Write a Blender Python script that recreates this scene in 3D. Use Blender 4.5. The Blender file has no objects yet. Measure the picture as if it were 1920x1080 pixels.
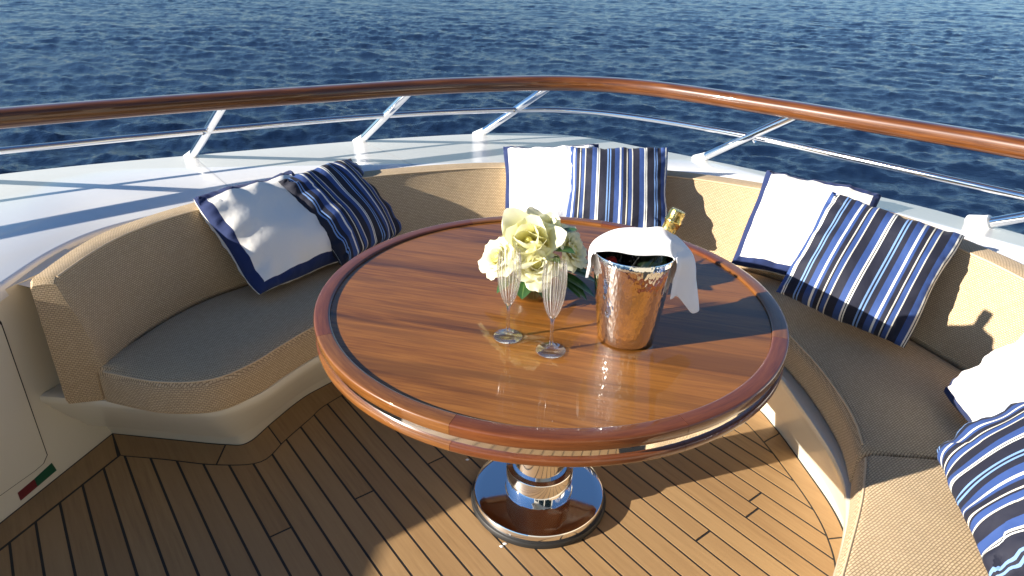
import bpy, math, random
import numpy as np
from mathutils import Vector, Matrix

random.seed(7); np.random.seed(7)
SC = bpy.context.scene
COL = SC.collection
R = math.radians

# ---------------------------------------------------------------- camera
CAM_H = 1.5
cd = bpy.data.cameras.new('camera'); cam = bpy.data.objects.new('camera', cd); COL.objects.link(cam)
cd.sensor_fit = 'HORIZONTAL'; cd.sensor_width = 36.0; cd.lens = 36.0 * 1250.0 / 1920.0
cd.clip_start = 0.05; cd.clip_end = 60000
PITCH, ROLL = R(26.31), R(1.36)
fw = Vector((0, math.cos(PITCH), -math.sin(PITCH))); u0 = Vector((0, math.sin(PITCH), math.cos(PITCH))); x0 = Vector((1, 0, 0))
cx = x0 * math.cos(ROLL) + u0 * math.sin(ROLL); cu = u0 * math.cos(ROLL) - x0 * math.sin(ROLL)
cam.matrix_world = Matrix(((cx.x, cu.x, -fw.x, 0), (cx.y, cu.y, -fw.y, 0), (cx.z, cu.z, -fw.z, CAM_H), (0, 0, 0, 1)))
SC.camera = cam

# ---------------------------------------------------------------- light
SUN_AZ, SUN_EL = R(71.5), R(20.6)            # the light travels towards SUN_AZ (from +y to +x)
sdir = Vector((math.sin(SUN_AZ) * math.cos(SUN_EL), math.cos(SUN_AZ) * math.cos(SUN_EL), -math.sin(SUN_EL)))
sl = bpy.data.lights.new('sun', 'SUN'); sl.energy = 5.0; sl.angle = R(0.53); sl.color = (1.0, 0.92, 0.81)
so = bpy.data.objects.new('sun', sl); COL.objects.link(so)
so.rotation_euler = sdir.to_track_quat('-Z', 'Y').to_euler()
W = bpy.data.worlds.new('World'); SC.world = W; W.use_nodes = True
nt = W.node_tree; nt.nodes.clear()
sky = nt.nodes.new('ShaderNodeTexSky'); sky.sky_type = 'NISHITA'; sky.sun_disc = False
sky.sun_elevation = SUN_EL; sky.sun_rotation = math.atan2(-sdir.x, -sdir.y)
sky.air_density = 1.0; sky.dust_density = 0.0; sky.ozone_density = 5.6
bg = nt.nodes.new('ShaderNodeBackground'); bg.inputs[1].default_value = 0.064
wo = nt.nodes.new('ShaderNodeOutputWorld')
nt.links.new(sky.outputs[0], bg.inputs[0]); nt.links.new(bg.outputs[0], wo.inputs[0])
vs = SC.view_settings; vs.view_transform = 'Standard'; vs.look = 'None'; vs.exposure = 1.22; vs.gamma = 1.0
vs.use_curve_mapping = False
SC.render.engine = 'CYCLES'
SC.cycles.max_bounces = 10; SC.cycles.transparent_max_bounces = 16; SC.cycles.transmission_bounces = 10

# ---------------------------------------------------------------- node helpers
class NT:
    def __init__(s, name):
        s.m = bpy.data.materials.new(name); s.m.use_nodes = True; s.t = s.m.node_tree; s.t.nodes.clear()
        s.out = s.t.nodes.new('ShaderNodeOutputMaterial')
    def n(s, typ, **kw):
        nd = s.t.nodes.new('ShaderNode' + typ)
        for k, v in kw.items(): setattr(nd, k, v)
        return nd
    def l(s, a, b): s.t.links.new(a, b)
    def put(s, sock, v):
        if hasattr(v, 'is_linked') or isinstance(v, bpy.types.NodeSocket): s.l(v, sock)
        elif isinstance(v, (tuple, list)) and len(v) == 3 and sock.type == 'RGBA': sock.default_value = (*v, 1)
        else: sock.default_value = v
    def bsdf(s, **kw):
        b = s.n('BsdfPrincipled')
        for k, v in kw.items(): s.put(b.inputs[k.replace('_', ' ')], v)
        s.l(b.outputs[0], s.out.inputs[0]); return b
    def mix(s, f, a, b, mode='MIX'):
        m = s.n('Mix', data_type='RGBA', blend_type=mode)
        s.put(m.inputs[0], f); s.put(m.inputs[6], a); s.put(m.inputs[7], b); return m.outputs[2]
    def math(s, op, a, b=0.0):
        m = s.n('Math', operation=op); s.put(m.inputs[0], a); s.put(m.inputs[1], b); return m.outputs[0]
    def ramp(s, f, stops, interp='LINEAR'):
        r = s.n('ValToRGB'); cr = r.color_ramp; cr.interpolation = interp
        while len(cr.elements) > 1: cr.elements.remove(cr.elements[-1])
        cr.elements[0].position = stops[0][0]; cr.elements[0].color = (*stops[0][1], 1)
        for p, c in stops[1:]:
            e = cr.elements.new(p); e.color = (*c, 1)
        s.l(f, r.inputs[0]); return r.outputs[0]
    def coord(s, kind='Object', scale=(1, 1, 1), rot=(0, 0, 0), loc=(0, 0, 0)):
        tc = s.n('TexCoord'); mp = s.n('Mapping')
        mp.inputs['Scale'].default_value = scale; mp.inputs['Rotation'].default_value = rot; mp.inputs['Location'].default_value = loc
        s.l(tc.outputs[kind], mp.inputs[0]); return mp.outputs[0]
    def noise(s, vec, scale, detail=3, rough=.5, dist=0.0):
        n = s.n('TexNoise'); s.l(vec, n.inputs['Vector']); n.inputs['Scale'].default_value = scale
        n.inputs['Detail'].default_value = detail; n.inputs['Roughness'].default_value = rough; n.inputs['Distortion'].default_value = dist
        return n.outputs['Fac']
    def bump(s, h, strength=.3, dist=.01, normal=None):
        b = s.n('Bump'); b.inputs['Strength'].default_value = strength; b.inputs['Distance'].default_value = dist
        s.l(h, b.inputs['Height'])
        if normal is not None: s.l(normal, b.inputs['Normal'])
        return b.outputs[0]

AXIS = R(-37.95)                      # plank direction, azimuth from +y (negative = left)
ax = np.array([math.sin(AXIS), math.cos(AXIS)]); nx = np.array([math.cos(AXIS), -math.sin(AXIS)])

def M_teak():
    s = NT('teak_deck')
    v = s.coord('Object', scale=(1, 1, 1), rot=(0, 0, AXIS))
    mp = s.n('Mapping'); s.l(v, mp.inputs[0]); mp.inputs['Scale'].default_value = (1, .06, 1)
    oi = s.n('ObjectInfo')
    add = s.n('VectorMath', operation='ADD'); s.l(mp.outputs[0], add.inputs[0])
    cmb = s.n('CombineXYZ'); s.l(s.math('MULTIPLY', oi.outputs['Random'], 37.0), cmb.inputs[2]); s.l(cmb.outputs[0], add.inputs[1])
    g = s.noise(add.outputs[0], 90, 5, .62); g2 = s.noise(add.outputs[0], 14, 3, .5)
    blot = s.noise(s.coord('Object'), 5.0, 4, .6)
    c = s.ramp(g, [(.28, (.20, .108, .040)), (.5, (.315, .185, .075)), (.75, (.41, .255, .112))])
    c = s.mix(.35, c, s.ramp(g2, [(.3, (.20, .10, .034)), (.7, (.41, .25, .10))]))
    c = s.mix(s.math('MULTIPLY', oi.outputs['Random'], .55), c, (.22, .118, .046))
    c = s.mix(s.math('MULTIPLY', s.math('FRACT', s.math('MULTIPLY', oi.outputs['Random'], 7.3)), .4), c, (.43, .28, .13))
    c = s.mix(s.math('MULTIPLY', blot, .35), c, (.34, .215, .105))
    s.bsdf(Base_Color=c, Roughness=.62, Normal=s.bump(g, .25, .002)); return s.m

def M_varnish(name, rot, c0, c1, c2, coat=1.0, streak=True, stretch=.05):
    s = NT(name)
    v = s.coord('Object', rot=(0, 0, rot)); mp = s.n('Mapping'); s.l(v, mp.inputs[0]); mp.inputs['Scale'].default_value = (stretch, 1, stretch if stretch < .5 else 1)
    g = s.noise(mp.outputs[0], 120, 6, .65, .4); st = s.noise(mp.outputs[0], 16, 4, .6, .6); wide = s.noise(mp.outputs[0], 6, 2, .5, .3)
    c = s.ramp(g, [(.3, c0), (.52, c1), (.75, c2)])
    if streak:
        c = s.mix(s.ramp(st, [(.49, (0, 0, 0)), (.62, (.75, .75, .75))]), c, tuple(x * .42 for x in c0))
        c = s.mix(s.ramp(wide, [(.42, (0, 0, 0)), (.62, (.35, .35, .35))]), c, tuple(x * 1.15 for x in c2))
    b = s.bsdf(Base_Color=c, Roughness=.38, Coat_Weight=coat, Coat_Roughness=.012, Coat_IOR=1.33)
    b.inputs['Specular IOR Level'].default_value = .25
    return s.m

def M_gel(name='white_gelcoat', col=(.80, .80, .78)):
    s = NT(name); v = s.coord('Object')
    n = s.noise(v, 3.0, 4, .6); sp = s.noise(v, 60, 3, .6)
    c = s.mix(s.math('MULTIPLY', n, .18), col, tuple(x * .86 for x in col))
    rg = s.math('ADD', s.math('MULTIPLY', sp, .04), .24)
    s.bsdf(Base_Color=c, Roughness=rg, Coat_Weight=.35, Coat_Roughness=.08, Normal=s.bump(s.noise(v, 1.3, 1, .4), .02, .01)); return s.m

def M_weave():
    s = NT('woven_fabric')
    tc = s.n('TexCoord'); mp = s.n('Mapping'); s.l(tc.outputs['UV'], mp.inputs[0])
    wob = s.n('TexNoise'); s.l(mp.outputs[0], wob.inputs['Vector']); wob.inputs['Scale'].default_value = 25
    vm = s.n('VectorMath', operation='SCALE'); s.l(wob.outputs['Color'], vm.inputs[0]); vm.inputs['Scale'].default_value = .004
    va = s.n('VectorMath', operation='ADD'); s.l(mp.outputs[0], va.inputs[0]); s.l(vm.outputs[0], va.inputs[1])
    br = s.n('TexBrick'); s.l(va.outputs[0], br.inputs['Vector']); br.offset = .5
    br.inputs['Scale'].default_value = 1; br.inputs['Brick Width'].default_value = .0105; br.inputs['Row Height'].default_value = .0058
    br.inputs['Mortar Size'].default_value = .0011; br.inputs['Mortar Smooth'].default_value = .6; br.inputs['Bias'].default_value = 0
    br.inputs['Color1'].default_value = (.68, .52, .325, 1); br.inputs['Color2'].default_value = (.59, .44, .265, 1); br.inputs['Mortar'].default_value = (.27, .185, .10, 1)
    big = s.noise(s.coord('Object'), 3.5, 3, .5)
    c = s.mix(s.math('MULTIPLY', big, .18), br.outputs['Color'], (.50, .36, .20))
    h = s.math('SUBTRACT', 1.0, br.outputs['Fac'])
    b1 = s.bump(big, .45, .03)
    b = s.bsdf(Base_Color=c, Roughness=.85, Sheen_Weight=.08, Normal=s.bump(h, .7, .003, b1)); b.inputs['Specular IOR Level'].default_value = .2; return s.m

def M_cloth(name, col, bscale=420, bs=.25, sheen=.3, terry=False):
    s = NT(name); v = s.coord('Object')
    n = s.noise(v, bscale, 2, .6); w = s.noise(v, 9, 3, .55)
    c = s.mix(s.math('MULTIPLY', w, .2), col, tuple(x * .82 for x in col))
    if terry:
        t = s.n('TexVoronoi'); s.l(v, t.inputs['Vector']); t.inputs['Scale'].default_value = 260
        h = s.math('ADD', s.math('MULTIPLY', t.outputs['Distance'], .8), s.math('MULTIPLY', n, .5)); bs = .5
    else: h = n
    s.bsdf(Base_Color=c, Roughness=.9, Sheen_Weight=sheen, Normal=s.bump(h, bs, .002, s.bump(w, .35, .02))); return s.m

def M_stripe():
    s = NT('striped_canvas'); tc = s.n('TexCoord'); sp = s.n('SeparateXYZ'); s.l(tc.outputs['UV'], sp.inputs[0])
    v = s.coord('Object')
    x = s.math('FRACT', s.math('MULTIPLY', sp.outputs[0], 5.3))
    D = (.0045, .006, .019); B = (.022, .060, .21); Wh = (.72, .72, .66); Lb = (.16, .29, .56); Cr = (.60, .57, .47)
    seq = [(0, D), (.10, B), (.20, Wh), (.228, D), (.245, Wh), (.265, D), (.42, Lb), (.447, D), (.475, Lb), (.50, D), (.58, B), (.68, Wh), (.715, B), (.76, D), (.83, Cr), (.85, D), (.875, B), (.945, Cr), (.962, D)]
    c = s.ramp(x, seq, 'CONSTANT')
    n = s.noise(v, 500, 2, .6); w = s.noise(v, 11, 3, .55)
    c = s.mix(s.math('MULTIPLY', n, .05), c, (.05, .06, .12))
    s.bsdf(Base_Color=c, Roughness=.78, Sheen_Weight=.03, Normal=s.bump(n, .2, .002, s.bump(w, .4, .02))); return s.m

def M_metal(name, col=(.86, .86, .87), rough=.05, hammer=False, brush=False):
    s = NT(name); v = s.coord('Object')
    n = s.noise(v, 22, 4, .6); rg = s.math('ADD', s.math('MULTIPLY', n, rough * .9), rough * .55)
    kw = dict(Base_Color=col, Metallic=1.0, Roughness=rg)
    if hammer:
        t = s.n('TexVoronoi'); mp = s.n('Mapping'); s.l(v, mp.inputs[0]); mp.inputs['Scale'].default_value = (1, 1, .45); s.l(mp.outputs[0], t.inputs['Vector'])
        t.inputs['Scale'].default_value = 150; kw['Normal'] = s.bump(t.outputs['Distance'], .35, .0014, s.bump(n, .1, .003))
    s.bsdf(**kw); return s.m

def M_plain(name, col, rough=.5, **kw):
    s = NT(name); v = s.coord('Object'); n = s.noise(v, 30, 3, .6)
    c = s.mix(s.math('MULTIPLY', n, .3), col, tuple(x * .7 for x in col))
    s.bsdf(Base_Color=c, Roughness=rough, **kw); return s.m

def M_thin_glass():
    s = NT('cut_glass'); f = s.n('LayerWeight'); f.inputs['Blend'].default_value = .5
    tr = s.n('BsdfTransparent'); tr.inputs[0].default_value = (.97, .98, .98, 1)
    gl = s.n('BsdfGlossy'); gl.inputs['Roughness'].default_value = .02; gl.inputs[0].default_value = (1, 1, 1, 1)
    m = s.n('MixShader'); s.l(s.math('ADD', s.math('MULTIPLY', s.math('POWER', f.outputs['Facing'], 2.2), .85), .07), m.inputs[0]); s.l(tr.outputs[0], m.inputs[1]); s.l(gl.outputs[0], m.inputs[2])
    s.l(m.outputs[0], s.out.inputs[0]); return s.m

def M_cut_glass():
    s = NT('cut_crystal'); f = s.n('LayerWeight'); f.inputs['Blend'].default_value = .5
    tr = s.n('BsdfTransparent'); gl = s.n('BsdfGlossy'); gl.inputs['Roughness'].default_value = .015; g = s.n('BsdfGlass'); g.inputs['IOR'].default_value = 1.5; g.inputs['Roughness'].default_value = 0
    m = s.n('MixShader'); s.l(s.math('ADD', s.math('MULTIPLY', s.math('POWER', f.outputs['Facing'], 3.0), .7), .04), m.inputs[0]); s.l(tr.outputs[0], m.inputs[1]); s.l(gl.outputs[0], m.inputs[2])
    m2 = s.n('MixShader'); m2.inputs[0].default_value = .12; s.l(m.outputs[0], m2.inputs[1]); s.l(g.outputs[0], m2.inputs[2])
    tc = s.n('TexCoord'); sp = s.n('SeparateXYZ'); s.l(tc.outputs['Object'], sp.inputs[0])
    an = s.math('FRACT', s.math('MULTIPLY', s.math('ARCTAN2', sp.outputs[1], sp.outputs[0]), 9 / math.pi))
    ln = s.math('MULTIPLY', s.math('LESS_THAN', s.math('ABSOLUTE', s.math('SUBTRACT', an, .5)), .075), s.math('LESS_THAN', sp.outputs[2], .213))
    fr = s.n('BsdfPrincipled'); fr.inputs['Base Color'].default_value = (.92, .92, .9, 1); fr.inputs['Roughness'].default_value = .18; fr.inputs['Transmission Weight'].default_value = .55
    m3 = s.n('MixShader'); s.l(s.math('MULTIPLY', ln, .6), m3.inputs[0]); s.l(m2.outputs[0], m3.inputs[1]); s.l(fr.outputs[0], m3.inputs[2]); s.l(m3.outputs[0], s.out.inputs[0]); return s.m

def M_glass():
    s = NT('clear_glass'); s.bsdf(Base_Color=(.98, .99, .99), Roughness=.0, IOR=1.5, Transmission_Weight=1.0); return s.m

def M_petal():
    s = NT('cream_petal'); tc = s.n('TexCoord'); sp = s.n('SeparateXYZ'); s.l(tc.outputs['UV'], sp.inputs[0])
    v = s.coord('Object'); n = s.noise(v, 60, 3, .6)
    c = s.ramp(sp.outputs[1], [(0, (.76, .70, .16)), (.3, (.87, .82, .34)), (.7, (.92, .89, .54)), (1, (.93, .91, .66))])
    c = s.mix(s.math('MULTIPLY', n, .15), c, (.78, .76, .48))
    b = s.bsdf(Base_Color=c, Roughness=.55, Sheen_Weight=.2)
    b.inputs['Subsurface Weight'].default_value = .25; b.inputs['Subsurface Radius'].default_value = (.01, .01, .006); b.inputs['Subsurface Scale'].default_value = .5
    tl = s.n('BsdfTranslucent'); s.put(tl.inputs[0], c); mx = s.n('MixShader'); mx.inputs[0].default_value = .35; s.l(b.outputs[0], mx.inputs[1]); s.l(tl.outputs[0], mx.inputs[2]); s.l(mx.outputs[0], s.out.inputs[0])
    return s.m

def M_leaf():
    s = NT('dark_leaf'); tc = s.n('TexCoord'); sp = s.n('SeparateXYZ'); s.l(tc.outputs['UV'], sp.inputs[0])
    mid = s.math('ABSOLUTE', s.math('SUBTRACT', sp.outputs[0], .5))
    n = s.noise(s.coord('Object'), 45, 3, .6)
    c = s.mix(n, (.014, .045, .012), (.035, .10, .025))
    c = s.mix(s.ramp(mid, [(0, (.8, .8, .8)), (.05, (0, 0, 0))]), c, (.12, .20, .06))
    s.bsdf(Base_Color=c, Roughness=.35); return s.m

def M_sea():
    s = NT('sea_water'); tc = s.n('TexCoord')
    mp = s.n('Mapping'); s.l(tc.outputs['Object'], mp.inputs[0]); mp.inputs['Scale'].default_value = (1, 1.35, 1)
    n1 = s.noise(mp.outputs[0], 2.2, 6, .62, .3); n2 = s.noise(mp.outputs[0], 9, 4, .6, .2)
    h = s.math('ADD', n1, s.math('MULTIPLY', n2, .25))
    s.bsdf(Base_Color=(.006, .016, .042), Roughness=.12, IOR=1.36, Normal=s.bump(h, .42, .12)); return s.m

MT = dict(teak=M_teak(), gel=M_gel(), cream=M_gel('cream_gelcoat', (.74, .685, .55)), weave=M_weave(),
          white=M_cloth('white_canvas', (.82, .79, .72)), terry=M_cloth('white_terry', (.84, .84, .82), terry=True),
          navy=M_cloth('navy_canvas', (.010, .024, .098), sheen=.05), stripe=M_stripe(),
          napkin=M_cloth('napkin_linen', (.84, .84, .84), 600, .15),
          chrome=M_metal('polished_steel'), steel=M_metal('rail_steel', (.84, .85, .86), .07), hammer=M_metal('hammered_silver', (.95, .94, .91), .045, hammer=True),
          gold=M_metal('gold_foil', (.80, .55, .17), .22, hammer=True), caulk=M_plain('black_caulk', (.012, .012, .013), .6),
          thin=M_thin_glass(), cut=M_cut_glass(), glass=M_glass(), petal=M_petal(), leaf=M_leaf(), sea=M_sea(),
          bottle=M_plain('dark_bottle_glass', (.006, .012, .006), .08), red=M_plain('red_label', (.45, .012, .012), .4),
          label=M_plain('cream_label', (.55, .5, .38), .5), green=M_plain('green_sticker', (.01, .09, .045), .4), redst=M_plain('red_sticker', (.16, .02, .025), .4),
          seam=M_plain('seam_grey', (.52, .52, .52), .6), dark=M_plain('dark_rubber', (.015, .014, .013), .5))
MT['top'] = M_varnish('varnished_table', R(14.5), (.105, .032, .005), (.225, .080, .0125), (.33, .132, .024))
def M_ringwood(name, c0, c1, c2, polar=True):
    s = NT(name); tc = s.n('TexCoord'); sp = s.n('SeparateXYZ'); s.l(tc.outputs['Object'], sp.inputs[0]); cb = s.n('CombineXYZ')
    if polar:
        an = s.math('ARCTAN2', sp.outputs[1], sp.outputs[0]); rd = s.math('POWER', s.math('ADD', s.math('MULTIPLY', sp.outputs[0], sp.outputs[0]), s.math('MULTIPLY', sp.outputs[1], sp.outputs[1])), .5)
        s.l(s.math('MULTIPLY', an, .05), cb.inputs[0]); s.l(rd, cb.inputs[1]); s.l(sp.outputs[2], cb.inputs[2]); sc = 1
    else:
        s.l(s.math('MULTIPLY', sp.outputs[0], .05), cb.inputs[0]); s.l(s.math('MULTIPLY', sp.outputs[1], .05), cb.inputs[1]); s.l(sp.outputs[2], cb.inputs[2])
    oi = s.n('ObjectInfo'); off = s.n('VectorMath', operation='ADD'); s.l(cb.outputs[0], off.inputs[0]); o2 = s.n('CombineXYZ'); s.l(s.math('MULTIPLY', oi.outputs['Random'], 9.0), o2.inputs[0]); s.l(o2.outputs[0], off.inputs[1])
    g = s.noise(off.outputs[0], 150, 5, .6, .2); w = s.noise(off.outputs[0], 30, 3, .5, .2)
    c = s.ramp(g, [(.3, c0), (.52, c1), (.75, c2)]); c = s.mix(s.math('MULTIPLY', w, .5), c, c0)
    b = s.bsdf(Base_Color=c, Roughness=.35, Coat_Weight=1.0, Coat_Roughness=.03, Coat_IOR=1.5); b.inputs['Specular IOR Level'].default_value = .3
    return s.m
MT['rim'] = M_ringwood('varnished_rim', (.135, .046, .009), (.215, .080, .016), (.30, .12, .028))
MT['rim2'] = M_ringwood('varnished_rim_red', (.105, .027, .007), (.165, .046, .011), (.225, .070, .017))
MT['rail'] = M_ringwood('varnished_rail', (.070, .021, .005), (.14, .045, .009), (.24, .085, .017), False)

# ---------------------------------------------------------------- mesh helpers
def mesh(name, V, F, mat, parent=None, smooth=True, uv=None, off=(0, 0, 0), mats=None, sharp=40):
    V = np.asarray(V, float) - np.asarray(off, float)
    me = bpy.data.meshes.new(name); me.from_pydata([tuple(v) for v in V], [], [tuple(int(i) for i in f) for f in F])
    for m in (mats or [mat]): me.materials.append(m)
    if smooth: me.polygons.foreach_set('use_smooth', [True] * len(me.polygons))
    if uv is not None:
        l = me.uv_layers.new(name='UVMap')
        if callable(uv):
            for p in me.polygons:
                for li in p.loop_indices: l.data[li].uv = uv(me.loops[li].vertex_index, p)
        else:
            for lp in me.loops: l.data[lp.index].uv = uv[lp.vertex_index]
    me.update()
    if smooth and sharp: me.set_sharp_from_angle(angle=R(sharp))
    o = bpy.data.objects.new(name, me); COL.objects.link(o)
    if parent is not None: o.parent = parent
    return o
def tag(o, label, cat, group=None):
    o['label'] = label; o['category'] = cat
    if group: o['group'] = group
    return o
def thing(name, label, cat, loc=(0, 0, 0), group=None):
    o = bpy.data.objects.new(name, None); COL.objects.link(o); o.location = loc; o.empty_display_size = .1
    return tag(o, label, cat, group)
def cat_rom(P, n=8, closed=False):
    P = np.asarray(P, float); k = len(P); out = []
    for i in range(k if closed else k - 1):
        if closed: p0, p1, p2, p3 = P[(i - 1) % k], P[i], P[(i + 1) % k], P[(i + 2) % k]
        else: p0, p1, p2, p3 = P[max(i - 1, 0)], P[i], P[i + 1], P[min(i + 2, k - 1)]
        for j in range(n):
            t = j / n
            out.append(.5 * ((2 * p1) + (-p0 + p2) * t + (2 * p0 - 5 * p1 + 4 * p2 - p3) * t * t + (-p0 + 3 * p1 - 3 * p2 + p3) * t ** 3))
    if not closed: out.append(P[-1])
    return np.array(out)
def resample(P, step):
    P = np.asarray(P, float); d = np.r_[0, np.cumsum(np.linalg.norm(np.diff(P, axis=0), axis=1))]
    n = max(2, int(round(d[-1] / step)) + 1); s = np.linspace(0, d[-1], n)
    return np.stack([np.interp(s, d, P[:, i]) for i in range(P.shape[1])], 1)
def tube(name, path, rx, ry, mat, parent=None, seg=14, off=(0, 0, 0), prof=None):
    P = np.asarray(path, float); n = len(P); T = np.gradient(P, axis=0); T /= np.linalg.norm(T, axis=1)[:, None]
    V = []; F = []
    rx = np.broadcast_to(rx, n); ry = np.broadcast_to(ry, n)
    for i in range(n):
        up = np.array([0, 0, 1.0]) if abs(T[i, 2]) < .95 else np.array([0, 1.0, 0])
        s = np.cross(T[i], up); s /= np.linalg.norm(s); u = np.cross(s, T[i])
        for k in range(seg):
            a = 2 * math.pi * k / seg; c, d = math.cos(a), math.sin(a)
            if prof: c = math.copysign(abs(c) ** prof, c); d = math.copysign(abs(d) ** prof, d)
            V.append(P[i] + s * c * rx[i] + u * d * ry[i])
    for i in range(n - 1):
        for k in range(seg):
            a = i * seg + k; b = i * seg + (k + 1) % seg; F.append((a, b, b + seg, a + seg))
    F.append(tuple(range(seg))[::-1]); F.append(tuple(range((n - 1) * seg, n * seg)))
    return mesh(name, V, F, mat, parent, off=off)
def lathe(name, prof, mat, parent=None, seg=64, c=(0, 0, 0), off=(0, 0, 0), a0=0, a1=2 * math.pi, closed_prof=False, ripple=None, M=None):
    full = abs(a1 - a0 - 2 * math.pi) < 1e-6; ns = seg if full else seg + 1; V = []; F = []; k = len(prof)
    for i in range(ns):
        a = a0 + (a1 - a0) * i / seg
        for r, z in prof:
            rr = r * (1 + ripple(a, z)) if ripple else r
            p = np.array([rr * math.cos(a), rr * math.sin(a), z])
            if M is not None: p = M @ p
            V.append(p + np.asarray(c))
    kk = k if closed_prof else k - 1
    for i in range(seg):
        for j in range(kk):
            a = i * k + j; b = i * k + (j + 1) % k; a2 = ((i + 1) % ns) * k + j; b2 = ((i + 1) % ns) * k + (j + 1) % k
            F.append((a, a2, b2, b))
    if closed_prof and not full:
        F.append(tuple(range(k))); F.append(tuple(range((ns - 1) * k, ns * k))[::-1])
    return mesh(name, V, F, mat, parent, off=off)
def normals2(P):
    T = np.roll(P, -1, 0) - np.roll(P, 1, 0); T /= np.linalg.norm(T, axis=1)[:, None] + 1e-12
    return np.stack([-T[:, 1], T[:, 0]], 1)
def slab(name, outline, rings, mat, parent=None, bottom=False, uvrot=0.0, off=(0, 0, 0), smooth=True):
    """outline CCW; rings = list of (inset, z) from bottom to top; the last ring is filled"""
    P = np.asarray(outline, float)
    area = np.sum(P[:, 0] * np.roll(P[:, 1], -1) - np.roll(P[:, 0], -1) * P[:, 1])
    if area < 0: P = P[::-1]
    N = normals2(P); n = len(P); V = []; F = []
    for ins, z in rings: V += [(*(P[i] + N[i] * ins), z) for i in range(n)]
    for r in range(len(rings) - 1):
        for i in range(n):
            j = (i + 1) % n; F.append((r * n + i, r * n + j, (r + 1) * n + j, (r + 1) * n + i))
    F.append(tuple((len(rings) - 1) * n + i for i in range(n)))
    if bottom: F.append(tuple(range(n))[::-1])
    arc = np.r_[0, np.cumsum(np.linalg.norm(np.roll(P, -1, 0) - P, axis=1))]
    pl = [0]
    for a, b in zip(rings[:-1], rings[1:]): pl.append(pl[-1] + math.hypot(a[0] - b[0], a[1] - b[1]))
    cr, sr = math.cos(uvrot), math.sin(uvrot); nr = len(rings)
    def uv(vi, p):
        if len(p.vertices) > 4:
            x, y = V[vi][0], V[vi][1]; return (x * cr - y * sr, x * sr + y * cr)
        r, i = divmod(vi, n); q = min(p.vertices) % n
        last = max(v % n for v in p.vertices) == n - 1 and min(v % n for v in p.vertices) == 0 and n > 2
        return (arc[n] if (last and i == 0) else arc[i], pl[r])
    return mesh(name, V, F, mat, parent, uv=uv, off=off, smooth=smooth)
def loft(name, rows, mat, parent=None, closed=False, caps=False, uvm=True, off=(0, 0, 0), smooth=True):
    """rows: (n, k, 3) array; k cross-section points for each of n stations"""
    A = np.asarray(rows, float); n, k, _ = A.shape; V = A.reshape(-1, 3); F = []
    kk = k if closed else k - 1
    mid = A[:, k // 2]; su = np.r_[0, np.cumsum(np.linalg.norm(np.diff(mid, axis=0), axis=1))]
    sv = np.r_[0, np.cumsum(np.linalg.norm(np.diff(A[n // 2], axis=0), axis=1))]
    for i in range(n - 1):
        for j in range(kk):
            F.append((i * k + j, (i + 1) * k + j, (i + 1) * k + (j + 1) % k, i * k + (j + 1) % k))
    if caps: F.append(tuple(range(k))); F.append(tuple(range((n - 1) * k, n * k))[::-1])
    def uv(vi, p):
        i, j = divmod(vi, k)
        if len(p.vertices) > 4: return (V[vi][0] + .3 * V[vi][1], V[vi][2])
        return (su[i], sv[j])
    return mesh(name, V, F, mat, parent, uv=uv if uvm else None, off=off, smooth=smooth)
def box(name, c, s, mat, parent=None, rot=None, off=(0, 0, 0), bev=.0):
    V = []
    for dx in (-1, 1):
        for dy in (-1, 1):
            for dz in (-1, 1):
                p = np.array([dx * s[0] / 2, dy * s[1] / 2, dz * s[2] / 2]); V.append((rot @ p if rot is not None else p) + np.asarray(c))
    F = [(0, 1, 3, 2), (4, 6, 7, 5), (0, 4, 5, 1), (2, 3, 7, 6), (0, 2, 6, 4), (1, 5, 7, 3)]
    return mesh(name, V, F, mat, parent, smooth=False, off=off)

# ---------------------------------------------------------------- sea
SEA_Z = -4.6
def wave_tile(L, N, wind, amp, lo, hi, spread, seed):
    rng = np.random.default_rng(seed); k1 = 2 * np.pi * np.fft.fftfreq(N, L / N); KX, KY = np.meshgrid(k1, k1, indexing='ij')
    K = np.hypot(KX, KY); K[0, 0] = 1; lam = 2 * np.pi / K
    c = (KX * math.cos(wind) + KY * math.sin(wind)) / K
    S = K ** -3.4 * np.exp(-(lam / hi) ** 4) * np.exp(-(lo / lam) ** 2) * (.12 + np.abs(c) ** spread); S[0, 0] = 0
    Hh = np.sqrt(S) * (rng.normal(size=K.shape) + 1j * rng.normal(size=K.shape))
    h = np.fft.ifft2(Hh); sc = amp / np.real(h).std()
    dx = np.real(np.fft.ifft2(-1j * KX / K * Hh)) * sc; dy = np.real(np.fft.ifft2(-1j * KY / K * Hh)) * sc
    return np.real(h) * sc, dx, dy
def sample(T, L, x, y):
    N = T.shape[0]; fx = (x / L * N) % N; fy = (y / L * N) % N; i = fx.astype(int); j = fy.astype(int); a = fx - i; b = fy - j
    i %= N; j %= N; i2 = (i + 1) % N; j2 = (j + 1) % N
    return T[i, j] * (1 - a) * (1 - b) + T[i2, j] * a * (1 - b) + T[i, j2] * (1 - a) * b + T[i2, j2] * a * b
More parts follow.
